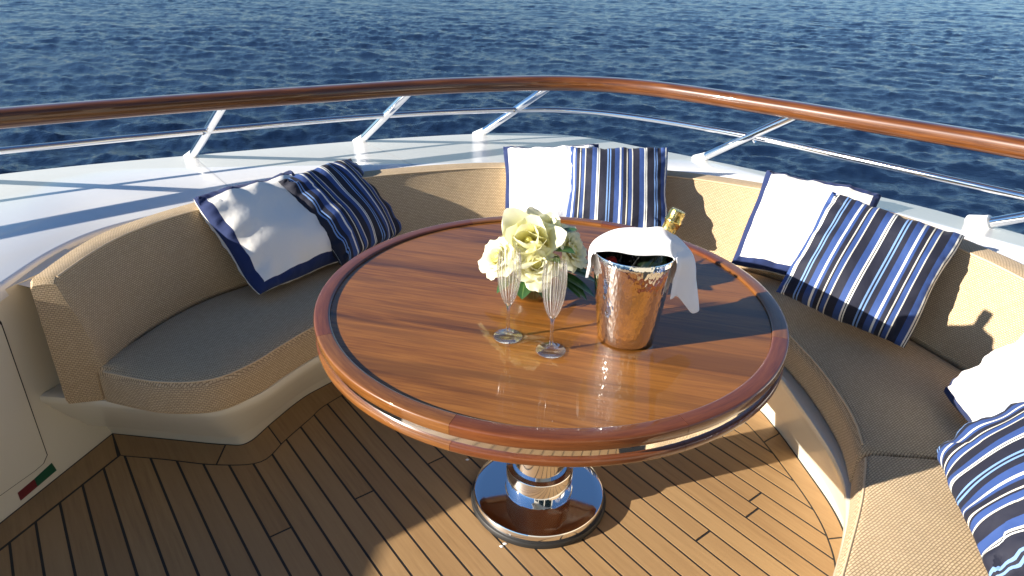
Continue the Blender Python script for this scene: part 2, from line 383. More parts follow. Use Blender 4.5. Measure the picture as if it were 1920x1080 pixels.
def build_sea():
    ang = np.r_[np.linspace(-48, 48, 760), np.linspace(48, 312, 100)[1:-1]]; ang = np.radians(ang)
    rad = np.r_[np.geomspace(.6, 9, 12)[:-1], np.geomspace(9, 520, 520), np.geomspace(520, 40000, 24)[1:]]
    A, Rr = np.meshgrid(ang, rad, indexing='ij'); x = Rr * np.sin(A); y = Rr * np.cos(A)
    L1, L2 = 97.0, 23.0
    h1, dx1, dy1 = wave_tile(L1, 512, R(72), .046, .45, 4.0, 2.0, 3)
    h2, dx2, dy2 = wave_tile(L2, 512, R(82), .021, .20, 1.2, 1.6, 9)
    fade = np.clip(1 - (Rr - 350) / 900, 0, 1) * np.clip((Rr - .6) / 6, 0, 1)
    f2 = np.clip(1 - (Rr - 70) / 80, 0, 1)
    gust = .72 + .28 * np.sin(x / 13.0 + 1.7 * np.sin(y / 17.0)) * np.sin(y / 11.0 + 1.3 * np.sin(x / 23.0)); f2 = f2 * gust
    h3, _, _ = wave_tile(211.0, 256, R(60), .045, 4.0, 16.0, 3.0, 21)
    z = (sample(h1, L1, x, y) * (.35 + .9 * gust) + sample(h2, L2, x, y) * f2 + sample(h3, 211.0, x, y)) * fade
    xx = x - (sample(dx1, L1, x, y) * .55 + sample(dx2, L2, x, y) * f2 * .5) * fade; yy = y - (sample(dy1, L1, x, y) * .55 + sample(dy2, L2, x, y) * f2 * .5) * fade
    na, nr = A.shape; V = np.stack([xx, yy, z + SEA_Z], -1).reshape(-1, 3)
    I = np.arange(na)[:, None]; J = np.arange(nr - 1)[None, :]; I2 = (I + 1) % na
    F = np.stack([I * nr + J, I * nr + J + 1, I2 * nr + J + 1, I2 * nr + J], -1).reshape(-1, 4)
    me = bpy.data.meshes.new('sea'); me.vertices.add(len(V)); me.vertices.foreach_set('co', V.astype(np.float32).ravel())
    me.loops.add(F.size); me.loops.foreach_set('vertex_index', F.astype(np.int32).ravel())
    me.polygons.add(len(F)); me.polygons.foreach_set('loop_start', (np.arange(len(F)) * 4).astype(np.int32))
    me.polygons.foreach_set('use_smooth', np.ones(len(F), bool)); me.update(calc_edges=True); me.validate()
    me.materials.append(MT['sea']); o = bpy.data.objects.new('sea', me); COL.objects.link(o); o['kind'] = 'structure'
build_sea()

# ---------------------------------------------------------------- teak deck
def clip(poly, p, n):                      # keep the side where (x - p).n >= 0
    out = []; k = len(poly)
    for i in range(k):
        a, b = poly[i], poly[(i + 1) % k]; da, db = (a - p) @ n, (b - p) @ n
        if da >= 0: out.append(a)
        if (da >= 0) != (db >= 0): out.append(a + (b - a) * da / (da - db))
    return out
# foot of the seat base (outer edge of the margin boards) and inner edge of the margin boards, in step
PB = [(-1.42, 1.835), (-1.37, 1.83), (-1.14, 1.805), (-.96, 1.787), (-.89, 1.80), (-.845, 1.91), (-.79, 2.04), (-.73, 2.13), (-.55, 2.33), (-.25, 2.50), (.10, 2.55), (.45, 2.50), (.75, 2.33), (.92, 2.10), (.965, 1.95), (.993, 1.73), (1.008, 1.56), (1.0, 1.44), (.97, 1.30), (.90, 1.14), (.80, .97), (.70, .82), (.64, .74)]
MI = [(-1.29, 1.73), (-1.28, 1.715), (-1.13, 1.70), (-.95, 1.68), (-.81, 1.70), (-.765, 1.81), (-.715, 1.93), (-.67, 2.03), (-.49, 2.24), (-.22, 2.41), (.10, 2.46), (.42, 2.41), (.68, 2.25), (.83, 2.04), (.885, 1.89), (.92, 1.71), (.94, 1.55), (.937, 1.43), (.91, 1.31), (.84, 1.16), (.74, 1.0), (.64, .86), (.58, .78)]
pbD = cat_rom(PB, 6); miD = cat_rom(MI, 6)
WALL_B = [(-1.60, .90), (-1.47, 1.42), (-1.37, 1.83)]
deck_in = np.vstack([[(-1.53, .88), (-1.40, 1.31)], miD[6:], [(.62, .55), (.75, -.9), (-2.1, -.9), (-2.1, .4), (-1.70, .60)]])
deck = mesh('deck', [(-3.2, -1.2, -.0012), (2.2, -1.2, -.0012), (2.2, 2.9, -.0012), (-1.45, 2.9, -.0012), (-3.2, .2, -.0012)], [(0, 1, 2, 3, 4)], MT['caulk'], smooth=False)
deck['kind'] = 'structure'
def plank(poly, parent, z=0.0, th=.018):
    P = [np.asarray(p) for p in poly]; Q = []
    for p in P:
        if not Q or np.linalg.norm(p - Q[-1]) > 1e-4: Q.append(p)
    if len(Q) > 2 and np.linalg.norm(Q[0] - Q[-1]) < 1e-4: Q.pop()
    if len(Q) < 3: return
    a = sum(Q[i][0] * Q[(i + 1) % len(Q)][1] - Q[(i + 1) % len(Q)][0] * Q[i][1] for i in range(len(Q))) / 2
    if abs(a) < 2e-4: return
    if a < 0: Q = Q[::-1]
    n = len(Q); V = [(*q, z) for q in Q] + [(*q, z - th) for q in Q]
    F = [tuple(range(n))] + [(i, i + n, (i + 1) % n + n, (i + 1) % n) for i in range(n)]
    mesh('plank', V, F, MT['teak'], parent, smooth=False)
PITCHW, GAP = .0655, .0072
rngp = random.Random(4)
poly0 = [np.array(p) for p in deck_in]
known = {}                                   # butt joints seen in the photograph (world points)
for q in ((-.655, 1.405), (-.245, 1.725), (-.46, 1.55), (.78, 1.595), (.58, 1.435)):
    q = np.array(q); known.setdefault(int(math.floor((q @ nx + .271) / PITCHW)), []).append(q @ ax)
for i in range(-22, 34):
    s0 = -.271 + i * PITCHW; s1 = s0 + PITCHW
    P = clip(poly0, nx * (s0 + GAP / 2), nx); P = clip(P, nx * (s1 - GAP / 2), -nx) if len(P) > 2 else P
    if len(P) < 3: continue
    t = [p @ ax for p in P]; t0, t1 = min(t), max(t)
    cuts = sorted(known.get(i, [])) or ([t0 - .6 + rngp.random() * .5 - 1.2] if t1 - t0 > 1.6 else [])
    if i not in known and rngp.random() < .16 and t1 - t0 > 1.2: cuts = [t0 + .15 + rngp.random() * .35]
    edges = [t0 - 1] + [c for c in cuts if t0 < c < t1] + [t1 + 1]
    for a, b in zip(edges[:-1], edges[1:]):
        Q = clip(P, ax * (a + GAP / 2), ax); Q = clip(Q, ax * (b - GAP / 2), -ax) if len(Q) > 2 else Q
        if len(Q) > 2: plank(Q, deck)
# margin boards
cutp = [1, 3, 4.9, 8, 11, 14.2, 17.0, 20, 22]
for a, b in zip(cutp[:-1], cutp[1:]):
    ia, ib = int(a * 6), int(b * 6); o_ = pbD[ia:ib + 1]; i_ = miD[ia:ib + 1]
    d = (i_ - o_); d /= np.linalg.norm(d, axis=1)[:, None]
    o2 = o_ + d * .007; i2 = i_ - d * .006
    tt = np.gradient((o2 + i2) / 2, axis=0); tt /= np.linalg.norm(tt, axis=1)[:, None]
    o2[0] += tt[0] * .003; i2[0] += tt[0] * .003; o2[-1] -= tt[-1] * .003; i2[-1] -= tt[-1] * .003
    plank(list(o2) + list(i2[::-1]), deck)
plank([(-1.592, .90), (-1.464, 1.418), (-1.366, 1.820), (-1.290, 1.712), (-1.411, 1.308), (-1.539, .88)], deck)

# ---------------------------------------------------------------- bulwark
BO = [(-1.288, 1.575), (-1.300, 1.80), (-1.272, 1.97), (-1.16, 2.19), (-.97, 2.43), (-.64, 2.645), (-.33, 2.78), (-.05, 2.84), (.32, 2.845), (.70, 2.765), (1.0, 2.63), (1.25, 2.46), (1.42, 2.22), (1.52, 1.95), (1.565, 1.72), (1.62, 1.3), (1.60, .66)]
BI = [(-1.222, 1.595), (-1.222, 1.79), (-1.19, 1.95), (-1.095, 2.13), (-.91, 2.345), (-.60, 2.56), (-.30, 2.69), (-.05, 2.75), (.30, 2.755), (.66, 2.68), (.94, 2.55), (1.18, 2.38), (1.345, 2.15), (1.43, 1.91), (1.47, 1.71), (1.52, 1.3), (1.50, .68)]
JI = [(-1.165, 1.60), (-1.155, 1.77), (-1.11, 1.94), (-1.02, 2.10), (-.84, 2.28), (-.555, 2.47), (-.27, 2.59), (-.03, 2.64), (.28, 2.645), (.60, 2.57), (.87, 2.43), (1.09, 2.25), (1.245, 2.03), (1.325, 1.82), (1.38, 1.66), (1.43, 1.3), (1.42, .70)]
CO = [(-3.05, .05), (-3.08, .7), (-2.98, 1.35), (-2.74, 1.90), (-2.36, 2.30), (-2.05, 2.55), (-1.75, 2.735), (-1.41, 2.905), (-.75, 3.225), (-.18, 3.425), (.17, 3.455), (.42, 3.37), (.62, 3.225), (.86, 3.045), (1.46, 2.52), (1.72, 2.20), (2.02, 1.72), (2.3, 1.15), (2.5, .35)]
CAP_Z = .69
co = cat_rom(CO, 8)
bo_g = np.array(BO); Nn = normals2(np.vstack([bo_g]))
ci_pts = [(-1.352, 1.348), (-1.362, 1.48), (-1.368, 1.60), (-1.372, 1.83), (-1.318, 2.015)] + [(x * 1.0 + (x - .1) * .010, y + (y - 1.5) * .012) for x, y in BO[3:]]
ci = cat_rom(ci_pts, 6)
bul = thing('bulwark', 'white glossy fibreglass bulwark with a wide flat top behind the seat backs', 'bulwark')
slab('cap', np.vstack([ci, [(1.61, .35)], co[::-1]]), [(.012, CAP_Z - .05), (0, CAP_Z - .042), (0, CAP_Z - .010), (.004, CAP_Z - .003), (.011, CAP_Z)], MT['gel'], bul)
# outer skin of the hull down to the water, inner lining behind the backrest
lay = []
for p, q in zip(co, np.gradient(co, axis=0)):
    n = np.array([-q[1], q[0]]); n /= np.linalg.norm(n)
    lay.append([(*(p - n * .03), CAP_Z - .03), (*(p - n * .05), .3), (*(p - n * .12), -.8), (*(p - n * .30), -2.5), (*(p - n * .5), -5.2)])
loft('hull_side', lay, MT['gel'], bul, uvm=False)
loft('lining', [[(*p, CAP_Z - .022), (*(p - (p - np.array((.1, 1.5))) * .045), CAP_Z - .05), (*(p - (p - np.array((.1, 1.5))) * .05), .30), (*(p - (p - np.array((.1, 1.5))) * .05), .2)] for p in ci[21:]], MT['cream'], bul, uvm=False)
loft('ledge', [[(*(p + (p - np.array((.1, 1.5))) * .012), CAP_Z - .016), (*(p - (p - np.array((.1, 1.5))) * .03), CAP_Z - .028), (*(p - (p - np.array((.1, 1.5))) * .085), CAP_Z - .055)] for p in ci[13:34]], MT['cream'], bul, uvm=False)
e0, e1 = np.array(ci[0]), np.array(co[0]); e0 = e0 + (e1 - e0) * .10
mesh('end_face', [(*e0, CAP_Z - .045), (*e1, CAP_Z - .045), (*(e1 * 1.0), .1), (*(e0), .1)], [(0, 1, 2, 3)], MT['gel'], bul, smooth=False)
# the lining wall left of the seat
wallm = []
P0, P1, P2 = np.array((-1.47, 1.42, 0)), np.array((-1.37, 1.83, 0)), np.array((-1.375, 1.56, .69))
wn = np.cross(P1 - P0, P2 - P0); wn /= np.linalg.norm(wn)
def wp(y, z, out=0.0):
    x = P0[0] - (wn[1] * (y - P0[1]) + wn[2] * (z - P0[2])) / wn[0]; return np.array([x, y, z]) + wn * out
wv = [wp(.93, -.01), wp(1.85, -.01), wp(1.85, CAP_Z - .02), wp(1.36, CAP_Z - .02), wp(1.30, CAP_Z - .045), wp(.95, .44)]
thick = [p - wn * .10 for p in wv]
mesh('side_wall', wv + thick, [tuple(range(6)), tuple(range(6, 12))[::-1]] + [(i, i + 6, (i + 1) % 6 + 6, (i + 1) % 6) for i in range(6)], MT['cream'], bul, smooth=False)
# locker door with rounded lower corner
def wpoly(name, yz, o0, o1, mat, parent):
    a = [wp(y, z, o0) for y, z in yz]; b = [wp(y, z, o1) for y, z in yz]; n = len(yz)
    return mesh(name, a + b, [tuple(range(n, 2 * n))[::1], ] + [(i, (i + 1) % n, (i + 1) % n + n, i + n) for i in range(n)], mat, parent, smooth=False)
door_yz = [(1.02, .46), (1.02, .11), (1.545, .083), (1.575, .086), (1.592, .105), (1.560, .58), (1.55, .605), (1.30, .62)]
g_ = [(y + (.0055 if y > 1.3 else -.004), z + (.0055 if z > .3 else -.0055)) for y, z in door_yz]
wpoly('door_gap', g_, .0, .0012, MT['dark'], bul)
wpoly('locker_door', door_yz, .0, .005, MT['cream'], bul)
st = thing('sticker', 'small red and green sticker low on the cream side wall', 'sticker', tuple(wp(1.55, .04)))
wpoly_off = np.array(st.location)
def stk(name, yz, mat):
    o = wpoly(name, yz, .001, .0025, mat, st); o.location = -Vector(wpoly_off)
stk('red_half', [(1.487, .019), (1.543, .022), (1.540, .054), (1.485, .051)], MT['redst'])
stk('green_half', [(1.5435, .022), (1.612, .026), (1.603, .063), (1.5405, .054)], MT['green'])

for (bx_, by_), ln_ in (((-1.42, 2.87), .62), ((-.75, 3.21), .52), ((-.18, 3.41), .50), ((.86, 3.035), .40)):
    d_ = -ax; w_ = nx * .0016; p_ = np.array((bx_, by_)) + d_ * .05; q_ = p_ + d_ * ln_
    mesh('seam', [(*(p_ - w_), CAP_Z + .0008), (*(p_ + w_), CAP_Z + .0008), (*(q_ + w_), CAP_Z + .0008), (*(q_ - w_), CAP_Z + .0008)], [(0, 1, 2, 3)], MT['seam'], bul, smooth=False)

# ---------------------------------------------------------------- deckhouse behind the viewpoint, out of view, added to block sky and bounce warm light
tv = np.array((nx[0], nx[1], 0)); av = np.array((ax[0], ax[1], 0)); Rt = np.stack([tv, av, np.array((0, 0, 1.0))], 1)
dh = bpy.data.objects.new('unseen_deckhouse', None); COL.objects.link(dh); dh['kind'] = 'structure'; D0 = np.array((1.15, -1.0, 0)); dh.location = tuple(D0)
box('wall', tv * -.9 + np.array((0, 0, 1.25)) - av * .1, (3.8, .2, 2.5), MT['cream'], dh, Rt)
for k in range(3): box('unseen_window', tv * (-2.1 + k * 1.2) + np.array((0, 0, 1.45)) + av * .004, (1.0, .012, .9), MT['bottle'], dh, Rt)
box('unseen_roof', tv * -.9 + np.array((0, 0, 2.56)) + av * .1, (4.1, 1.0, .1), MT['gel'], dh, Rt)

# ---------------------------------------------------------------- handrail
RAIL_Z = .98
RAIL = [(-2.95, .3), (-2.85, .95), (-2.66, 1.38), (-2.37, 1.68), (-2.03, 2.0), (-1.74, 2.25), (-1.48, 2.43), (-1.17, 2.62), (-.81, 2.82), (-.4, 3.05), (-.05, 3.18), (.2, 3.232), (.44, 3.215), (.64, 3.13), (.82, 2.99), (.96, 2.86), (1.13, 2.70), (1.27, 2.56), (1.49, 2.345), (1.66, 2.16), (1.95, 1.80), (2.25, 1.3), (2.45, .7)]
LOWR = [(-3.05, .3), (-2.98, .95), (-2.75, 1.5), (-2.4, 1.93), (-1.98, 2.27), (-1.29, 2.715), (-.59, 3.105), (.03, 3.305), (.34, 3.295), (.62, 3.16), (1.0, 2.86), (1.29, 2.54), (1.67, 2.1), (1.85, 1.90), (2.15, 1.45), (2.42, .8)]
hr = thing('handrail', 'varnished wooden handrail on raked steel stanchions round the deck edge', 'handrail')
pth = resample(cat_rom(RAIL, 10), .035); tube('wooden_rail', np.c_[pth, np.full(len(pth), RAIL_Z)], .046, .033, MT['rail'], hr, seg=32, prof=.68)
lowp = resample(cat_rom(LOWR, 10), .04); tube('lower_rail', np.c_[lowp, np.full(len(lowp), .838)], .0125, .0125, MT['steel'], hr, seg=14)
ST = [((-2.14, 2.46), (-1.86, 2.15)), ((-1.42, 2.87), (-1.138, 2.575)), ((-.75, 3.21), (-.44, 2.93)), ((-.18, 3.41), (.167, 3.205)), ((.86, 3.035), (1.155, 2.685)), ((1.655, 2.235), (1.96, 1.82))]
for b, t in ST:
    t = pth[np.argmin(np.linalg.norm(pth - np.array(t) - np.array((-.008, .03)), axis=1))]
    b = np.array((*b, CAP_Z)); t = np.array((*t, .962)); d = (t - b) / np.linalg.norm(t - b)
    q_ = 1.45 if b[0] > 1.5 else 1.0
    s_ = tube('stanchion', [b + d * .02, b + d * .2, t], .0185, .0185, MT['steel'], hr, seg=16)
    tube('foot', [b - d * .03, b - d * .0, b + d * .016, b + d * .030, b + d * .032], [k * q_ for k in (.034, .0265, .0215, .0198, .0192)], [k * q_ for k in (.029, .024, .021, .0198, .0192)], MT['gel'], s_, seg=20)
    m = b + d * np.linalg.norm(t - b) * .57
    k_ = lowp[np.argmin(np.linalg.norm(lowp - m[:2], axis=1))]
    k3 = np.array((*k_, .838)); i_ = np.argmin([np.linalg.norm(b + d * s - k3) for s in np.linspace(0, .5, 60)]); q = b + d * np.linspace(0, .5, 60)[i_]
    e = (k3 - q) / (np.linalg.norm(k3 - q) + 1e-9)
    tube('pin', [q, q + e * .03 + (k3 - q) * .4, k3], .007, .007, MT['steel'], s_, seg=8)

# ---------------------------------------------------------------- settee base
PT = [(-1.42, 1.625), (-1.36, 1.62), (-1.15, 1.603), (-.96, 1.580), (-.845, 1.582), (-.755, 1.66), (-.70, 1.765), (-.635, 1.88), (-.50, 2.07), (-.25, 2.27), (.10, 2.37), (.44, 2.31), (.71, 2.16), (.835, 1.98), (.875, 1.83), (.885, 1.68), (.89, 1.54), (.888, 1.42), (.865, 1.30), (.795, 1.15), (.70, 1.0), (.61, .86), (.55, .77)]
ptD = cat_rom(PT, 6); d = pbD - ptD; L_ = np.linalg.norm(d, axis=1)[:, None]; dn = d / L_
base = thing('settee', 'cream moulded curved settee base flaring up from the teak deck', 'settee')
rows = []
for a, b, u in zip(ptD, pbD, dn):
    rows.append([(*(a + u * .10), .302), (*(a + u * .03), .303), (*(a + u * .008), .308), (*(a - u * .004), .304), (*(a - u * .006), .292), (*(a + u * .004), .272),
                 (*(a + (b - a) * .10), .245), (*(a + (b - a) * .35), .17), (*(a + (b - a) * .57), .108), (*(a + (b - a) * .60), .098), (*(a + (b - a) * .78), .092), (*(a + (b - a) * .85), .078), (*b, -.002)])
loft('plinth', rows, MT['cream'], base, uvm=False)

# ---------------------------------------------------------------- cushions
def fine(P, n=7): return cat_rom(P, n)
FR = [(-1.185, 1.60), (-1.12, 1.572), (-.98, 1.54), (-.84, 1.556), (-.755, 1.645), (-.70, 1.755), (-.625, 1.89), (-.49, 2.08), (-.24, 2.29), (.10, 2.39), (.45, 2.33), (.735, 2.17), (.875, 1.97), (.912, 1.80), (.922, 1.64), (.912, 1.46), (.878, 1.325)]
back_in = [(x, y) for x, y in JI]
def seat(front, back, label):
    n = 120; f_ = resample(front, .001); b_ = resample(back, .001)
    k = lambda P: np.stack([np.interp(np.linspace(0, 1, n), np.linspace(0, 1, len(P)), P[:, q]) for q in (0, 1)], 1)
    f_ = k(f_); b_ = k(b_); rows = []
    for a, b in zip(f_, b_):
        L = np.linalg.norm(b - a); u = (b - a) / max(L, 1e-6); q = min(1.0, L / .12); w = lambda d: a + u * d * q; e = lambda d: b - u * d * q
        m = lambda t: a + (b - a) * t
        rows.append([(*w(.03), .304), (*w(.010), .305), (*w(.002), .312), (*w(0), .325), (*w(0), .383), (*w(.004), .400), (*w(.013), .4125), (*w(.028), .4195), (*m(.25), .424), (*m(.45), .427), (*m(.65), .427), (*m(.85), .424), (*e(.03), .418), (*e(.008), .408), (*e(0), .39), (*e(0), .31)])
    for p in (0, -1):
        c = np.mean(rows[p], 0); r2 = [tuple(np.array(x) + (c - np.array(x)) * np.array((.04, .04, .12))) for x in rows[p]]
        t = (np.array(rows[0]) - np.array(rows[1])) if p == 0 else (np.array(rows[-1]) - np.array(rows[-2]))
        tt = t.mean(0); tt /= np.linalg.norm(tt) + 1e-9
        if p == 0: rows.insert(0, [tuple(np.array(x) + tt * .006) for x in r2])
        else: rows.append([tuple(np.array(x) + tt * .006) for x in r2])
    A = np.array(rows); n_, k_, _ = A.shape
    def uvf(vi, p):
        x, y, z = A.reshape(-1, 3)[vi]; zz = [A.reshape(-1, 3)[q][2] for q in p.vertices]
        if len(p.vertices) == 4 and max(zz) < .402: return (su[vi // k_], z)
        return (x * .82 + y * .57, -x * .57 + y * .82)
    su = np.r_[0, np.cumsum(np.linalg.norm(np.diff(A[:, 4], axis=0), axis=1))]
    F = []
    for i in range(n_ - 1):
        for j in range(k_): F.append((i * k_ + j, (i + 1) * k_ + j, (i + 1) * k_ + (j + 1) % k_, i * k_ + (j + 1) % k_))
    F.append(tuple(range(k_))); F.append(tuple(range((n_ - 1) * k_, n_ * k_))[::-1])
    o = mesh('seat_cushion', A.reshape(-1, 3), F, MT['weave'], uv=uvf, sharp=60); tube('piping', A[2:-2, 6] + np.array((0, 0, .0005)), .0028, .0028, MT['weave'], o, seg=8); return tag(o, label, 'cushion')
bk_ = [(x + (x - .1) * .012, y + (y - 1.5) * .012) for x, y in JI[:15]]
seat(fine(FR), np.vstack([fine(bk_), [(1.425, 1.45), (1.45, 1.25)]]), 'long curved tan woven seat cushion wrapping behind the round table')
FR2 = [(.872, 1.305), (.80, 1.165), (.705, 1.015), (.615, .88), (.56, .80), (.56, .74)]
seat(fine(FR2), fine([(1.45, 1.235), (1.462, 1.05), (1.46, .9), (1.44, .75), (1.40, .62)]), 'sunlit tan woven seat cushion nearest the camera under the striped pillow')

def backrest(lo, hi, label):
    J = cat_rom(JI, 8)[lo:hi]; I = cat_rom(BI, 8)[lo:hi]; O = cat_rom(BO, 8)[lo:hi]; rows = []
    for j, i, o in zip(J, I, O):
        u = (o - i) / np.linalg.norm(o - i); jo = j + u * .125
        rows.append([(*jo, .306), (*(j + u * .024), .306), (*(j + u * .020), .395), (*(j + u * .006), .412), (*j, .43), (*(j + (i - j) * .3 - u * .010), .50), (*(j + (i - j) * .62 - u * .010), .585), (*(j + (i - j) * .9 - u * .002), .662),
                     (*(i + u * .000), .697), (*(i + u * .003), .7045), (*(i + u * .009), .707), (*(i + (o - i) * .5), .7085), (*(o - u * .008), .706), (*o, .695), (*(o + (jo - o) * .3), .60)])
    # round the two ends a little
    for e, k in ((0, 1), (-1, -2)):
        c = np.mean(rows[e], 0); rows[e] = [tuple(np.array(p) + (c - np.array(p)) * .10) for p in rows[e]]
    b = loft('back_cushion', rows, MT['weave'], closed=True, caps=True)
    tube('piping', [np.array(r_[9]) + np.array((0, 0, .0005)) for r_ in rows[1:-1]], .0032, .0032, MT['weave'], b, seg=8); return tag(b, label, 'cushion')
backrest(0, 66, 'curved tan woven back cushion running from the left end to behind the centre pillows')
backrest(65, 129, 'tan woven back cushion on the right, in the sun behind the right pillows')

# ---------------------------------------------------------------- pillows
def pillow(corners, kind, label, T=.085, seed=0, uoff=0.0, fwd=.0, border=.15):
    tl, tr, br, bl = [np.array(c, float) for c in corners]; c = (tl + tr + br + bl) / 4
    U = (tr - tl + br - bl) / 2; Vv = (tl - bl + tr - br) / 2; su, sv = np.linalg.norm(U), np.linalg.norm(Vv); U /= su; Vv /= sv; N = np.cross(U, Vv); N /= np.linalg.norm(N); c = c + N * fwd
    rng = np.random.default_rng(seed); n = 56
    g = np.sin(np.linspace(-1, 1, n + 1) * math.pi / 2) * .55 + np.linspace(-1, 1, n + 1) * .45
    ph = rng.uniform(0, 6.28, 12)
    def pt(u, v, side):
        t = max(0, (1 - u ** 2) * (1 - v ** 2)); th = T * (t ** .42) * (1 + .12 * math.sin(2.3 * u + ph[0]) * math.sin(1.9 * v + ph[1]))
        e = max(abs(u), abs(v)); wr = (e ** 3) * (1 - e ** 14) * .0105
        wr *= math.sin(13 * v + ph[2] + 2 * math.sin(3 * u)) if abs(u) > abs(v) else math.sin(12 * u + ph[3] + 2 * math.sin(3 * v))
        ed = 1 - e; gth = .0030 * math.exp(-(ed / .16) ** 2) * min(1, ed / .03) * (math.sin(23 * (v if abs(u) > abs(v) else u) + ph[10]) + .7 * math.sin(41 * (v if abs(u) > abs(v) else u) + ph[11])); wr += gth
        dent = -.012 * math.exp(-((u - .1 * math.sin(ph[4])) ** 2 * 3 + (v - .25) ** 2 * 6)) + .006 * math.sin(4 * u + 3 * v + ph[5]) * t
        fx = u * (1 - .055 * (1 - v ** 2) * abs(u) ** 3 + .012 * math.sin(5 * v + ph[6]) * abs(u) ** 6)
        fy = v * (1 - .060 * (1 - u ** 2) * abs(v) ** 3 + .014 * math.sin(5 * u + ph[7]) * abs(v) ** 6)
        cr = (abs(u) * abs(v)) ** 4; fx *= 1 - .028 * cr; fy *= 1 - .028 * cr
        z = side * (th + (wr + dent * (1 if side > 0 else 0)) * (0 if e > .999 else 1)) + .018 * math.sin(2.2 * u + ph[8]) * abs(v) ** 3 * (abs(u) > -1) * (e ** 4) + .010 * math.sin(3 * v + ph[9]) * abs(u) ** 4
        return c + U * fx * su / 2 + Vv * fy * sv / 2 + N * z
    root = thing('pillow', label, 'pillow', tuple(c)); off = c
    def patch(name, sel, side, mat):
        idx = {}; V = []; F = []; uv = []
        def vid(i, j):
            if (i, j) not in idx:
                idx[(i, j)] = len(V); V.append(pt(g[i], g[j], side)); uv.append(((g[i] + 1) / 2 * .41 + uoff, (g[j] + 1) / 2 * .41))
            return idx[(i, j)]
        for i in range(n):
            for j in range(n):
                um, vm = (g[i] + g[i + 1]) / 2, (g[j] + g[j + 1]) / 2
                if sel(um, vm):
                    q = (vid(i, j), vid(i + 1, j), vid(i + 1, j + 1), vid(i, j + 1)); F.append(q if side > 0 else q[::-1])
        return mesh(name, V, F, mat, root, uv=uv, off=off)
    if kind == 'stripe':
        patch('front', lambda u, v: True, 1, MT['stripe']); patch('back', lambda u, v: True, -1, MT['stripe'])
    else:
        B = 1 - border; inn = lambda u, v: abs(u) < B and abs(v) < B
        patch('panel', inn, 1, MT[kind]); patch('border', lambda u, v: not inn(u, v), 1, MT['navy']); patch('back', lambda u, v: True, -1, MT['white'])
    return root
def shift(cs, d): return [tuple(np.array(c) + np.array(d)) for c in cs]
pillow([(-1.11, 2.162, .737), (-.863, 2.502, .759), (-.606, 2.333, .473), (-.853, 1.994, .451)], 'white', 'cream pillow with a wide navy border at the left end of the settee', seed=1, border=.155)
pillow([(-.895, 2.36, .725), (-.711, 2.726, .721), (-.467, 2.601, .440), (-.651, 2.234, .440)], 'stripe', 'navy striped pillow leaning beside the cream bordered pillow on the left', seed=2, uoff=.05, fwd=.04)
pillow(shift([(-.05, 2.91, .748), (.36, 2.905, .775), (.376, 2.626, .475), (-.033, 2.631, .448)], (-.005, -.10, .033)), 'terry', 'white terry pillow with navy edge behind the flowers', seed=3, border=.10)
pillow(shift([(.254, 2.951, .738), (.662, 2.911, .746), (.639, 2.618, .46), (.231, 2.658, .452)], (-.032, -.20, .068)), 'stripe', 'navy striped pillow behind the ice bucket, overlapping the white terry pillow', seed=4, uoff=.11)
pillow([(.985, 2.56, .787), (1.35, 2.355, .751), (1.185, 2.115, .449), (.82, 2.32, .485)], 'white', 'bright white pillow with navy border against the right backrest', seed=5, border=.12)
pillow([(1.097, 2.222, .789), (1.42, 1.959, .739), (1.205, 1.75, .446), (.881, 2.012, .496)], 'stripe', 'large navy striped pillow standing on the right seat, half in shadow', seed=6, uoff=.02, fwd=.03)
pillow([(1.432, 1.48, .772), (1.353, 1.078, .772), (1.111, 1.125, .455), (1.19, 1.528, .455)], 'white', 'white navy-edged pillow cut off by the right edge of the picture', seed=7, border=.10)
pillow([(1.29, 1.18, .745), (1.195, .781, .745), (.918, .846, .455), (1.013, 1.245, .455)], 'stripe', 'blue striped pillow in the bottom right corner, nearest the camera', seed=8, uoff=.07, fwd=.03)

# ---------------------------------------------------------------- table
TC = np.array((.097, 1.576, 0.0)); TZ = .70
tb = thing('round_table', 'large round varnished table on a polished steel pedestal', 'table', tuple(TC))
lathe('tabletop', [(0, TZ), (.2, TZ), (.4, TZ), (.5605, TZ), (.5605, TZ - .02), (0, TZ - .02)], MT['top'], tb, seg=96)
def ring(name, prof, mat, a0, a1): return lathe(name, prof, mat, tb, seg=18, a0=a0, a1=a1, closed_prof=True)
up_prof = [(.561, .679), (.561, .7045), (.5635, .7068), (.567, .7075), (.5945, .7075), (.5975, .7068), (.5993, .7050), (.600, .702), (.600, .684), (.598, .681), (.594, .679)]
lo_prof = [(.555, .641), (.555, .6585), (.594, .6595), (.598, .6585), (.600, .655), (.600, .646), (.598, .642), (.594, .640)]
for k in range(8):
    a0 = R(-155.5 + 45 * k); a1 = a0 + R(45) - .0012
    ring('rim', up_prof, MT['rim'] if k in (0, 3, 5) else MT['rim2'], a0, a1); ring('lower_rim', lo_prof, MT['rim'] if k in (0, 3, 5) else MT['rim2'], a0, a1)
lathe('steel_band', [(.592, .6585), (.5925, .6795)], MT['chrome'], tb, seg=128)
lathe('underside', [(.02, .645), (.56, .645)], MT['rim2'], tb, seg=64)
lathe('column', [(.083, .1), (.083, .646)], MT['chrome'], tb, seg=64)
lathe('collar', [(.104, .040), (.1015, .042), (.101, .046), (.101, .128), (.0995, .1305), (.0835, .1315)], MT['chrome'], tb, seg=64)
lathe('base_plate', [(.10, .0405), (.17, .040), (.192, .0395), (.197, .038), (.200, .033), (.2005, .019), (.200, .016)], MT['chrome'], tb, seg=96)
lathe('gasket', [(.195, .017), (.206, .0155), (.209, .011), (.209, -.002)], MT['dark'], tb, seg=96)

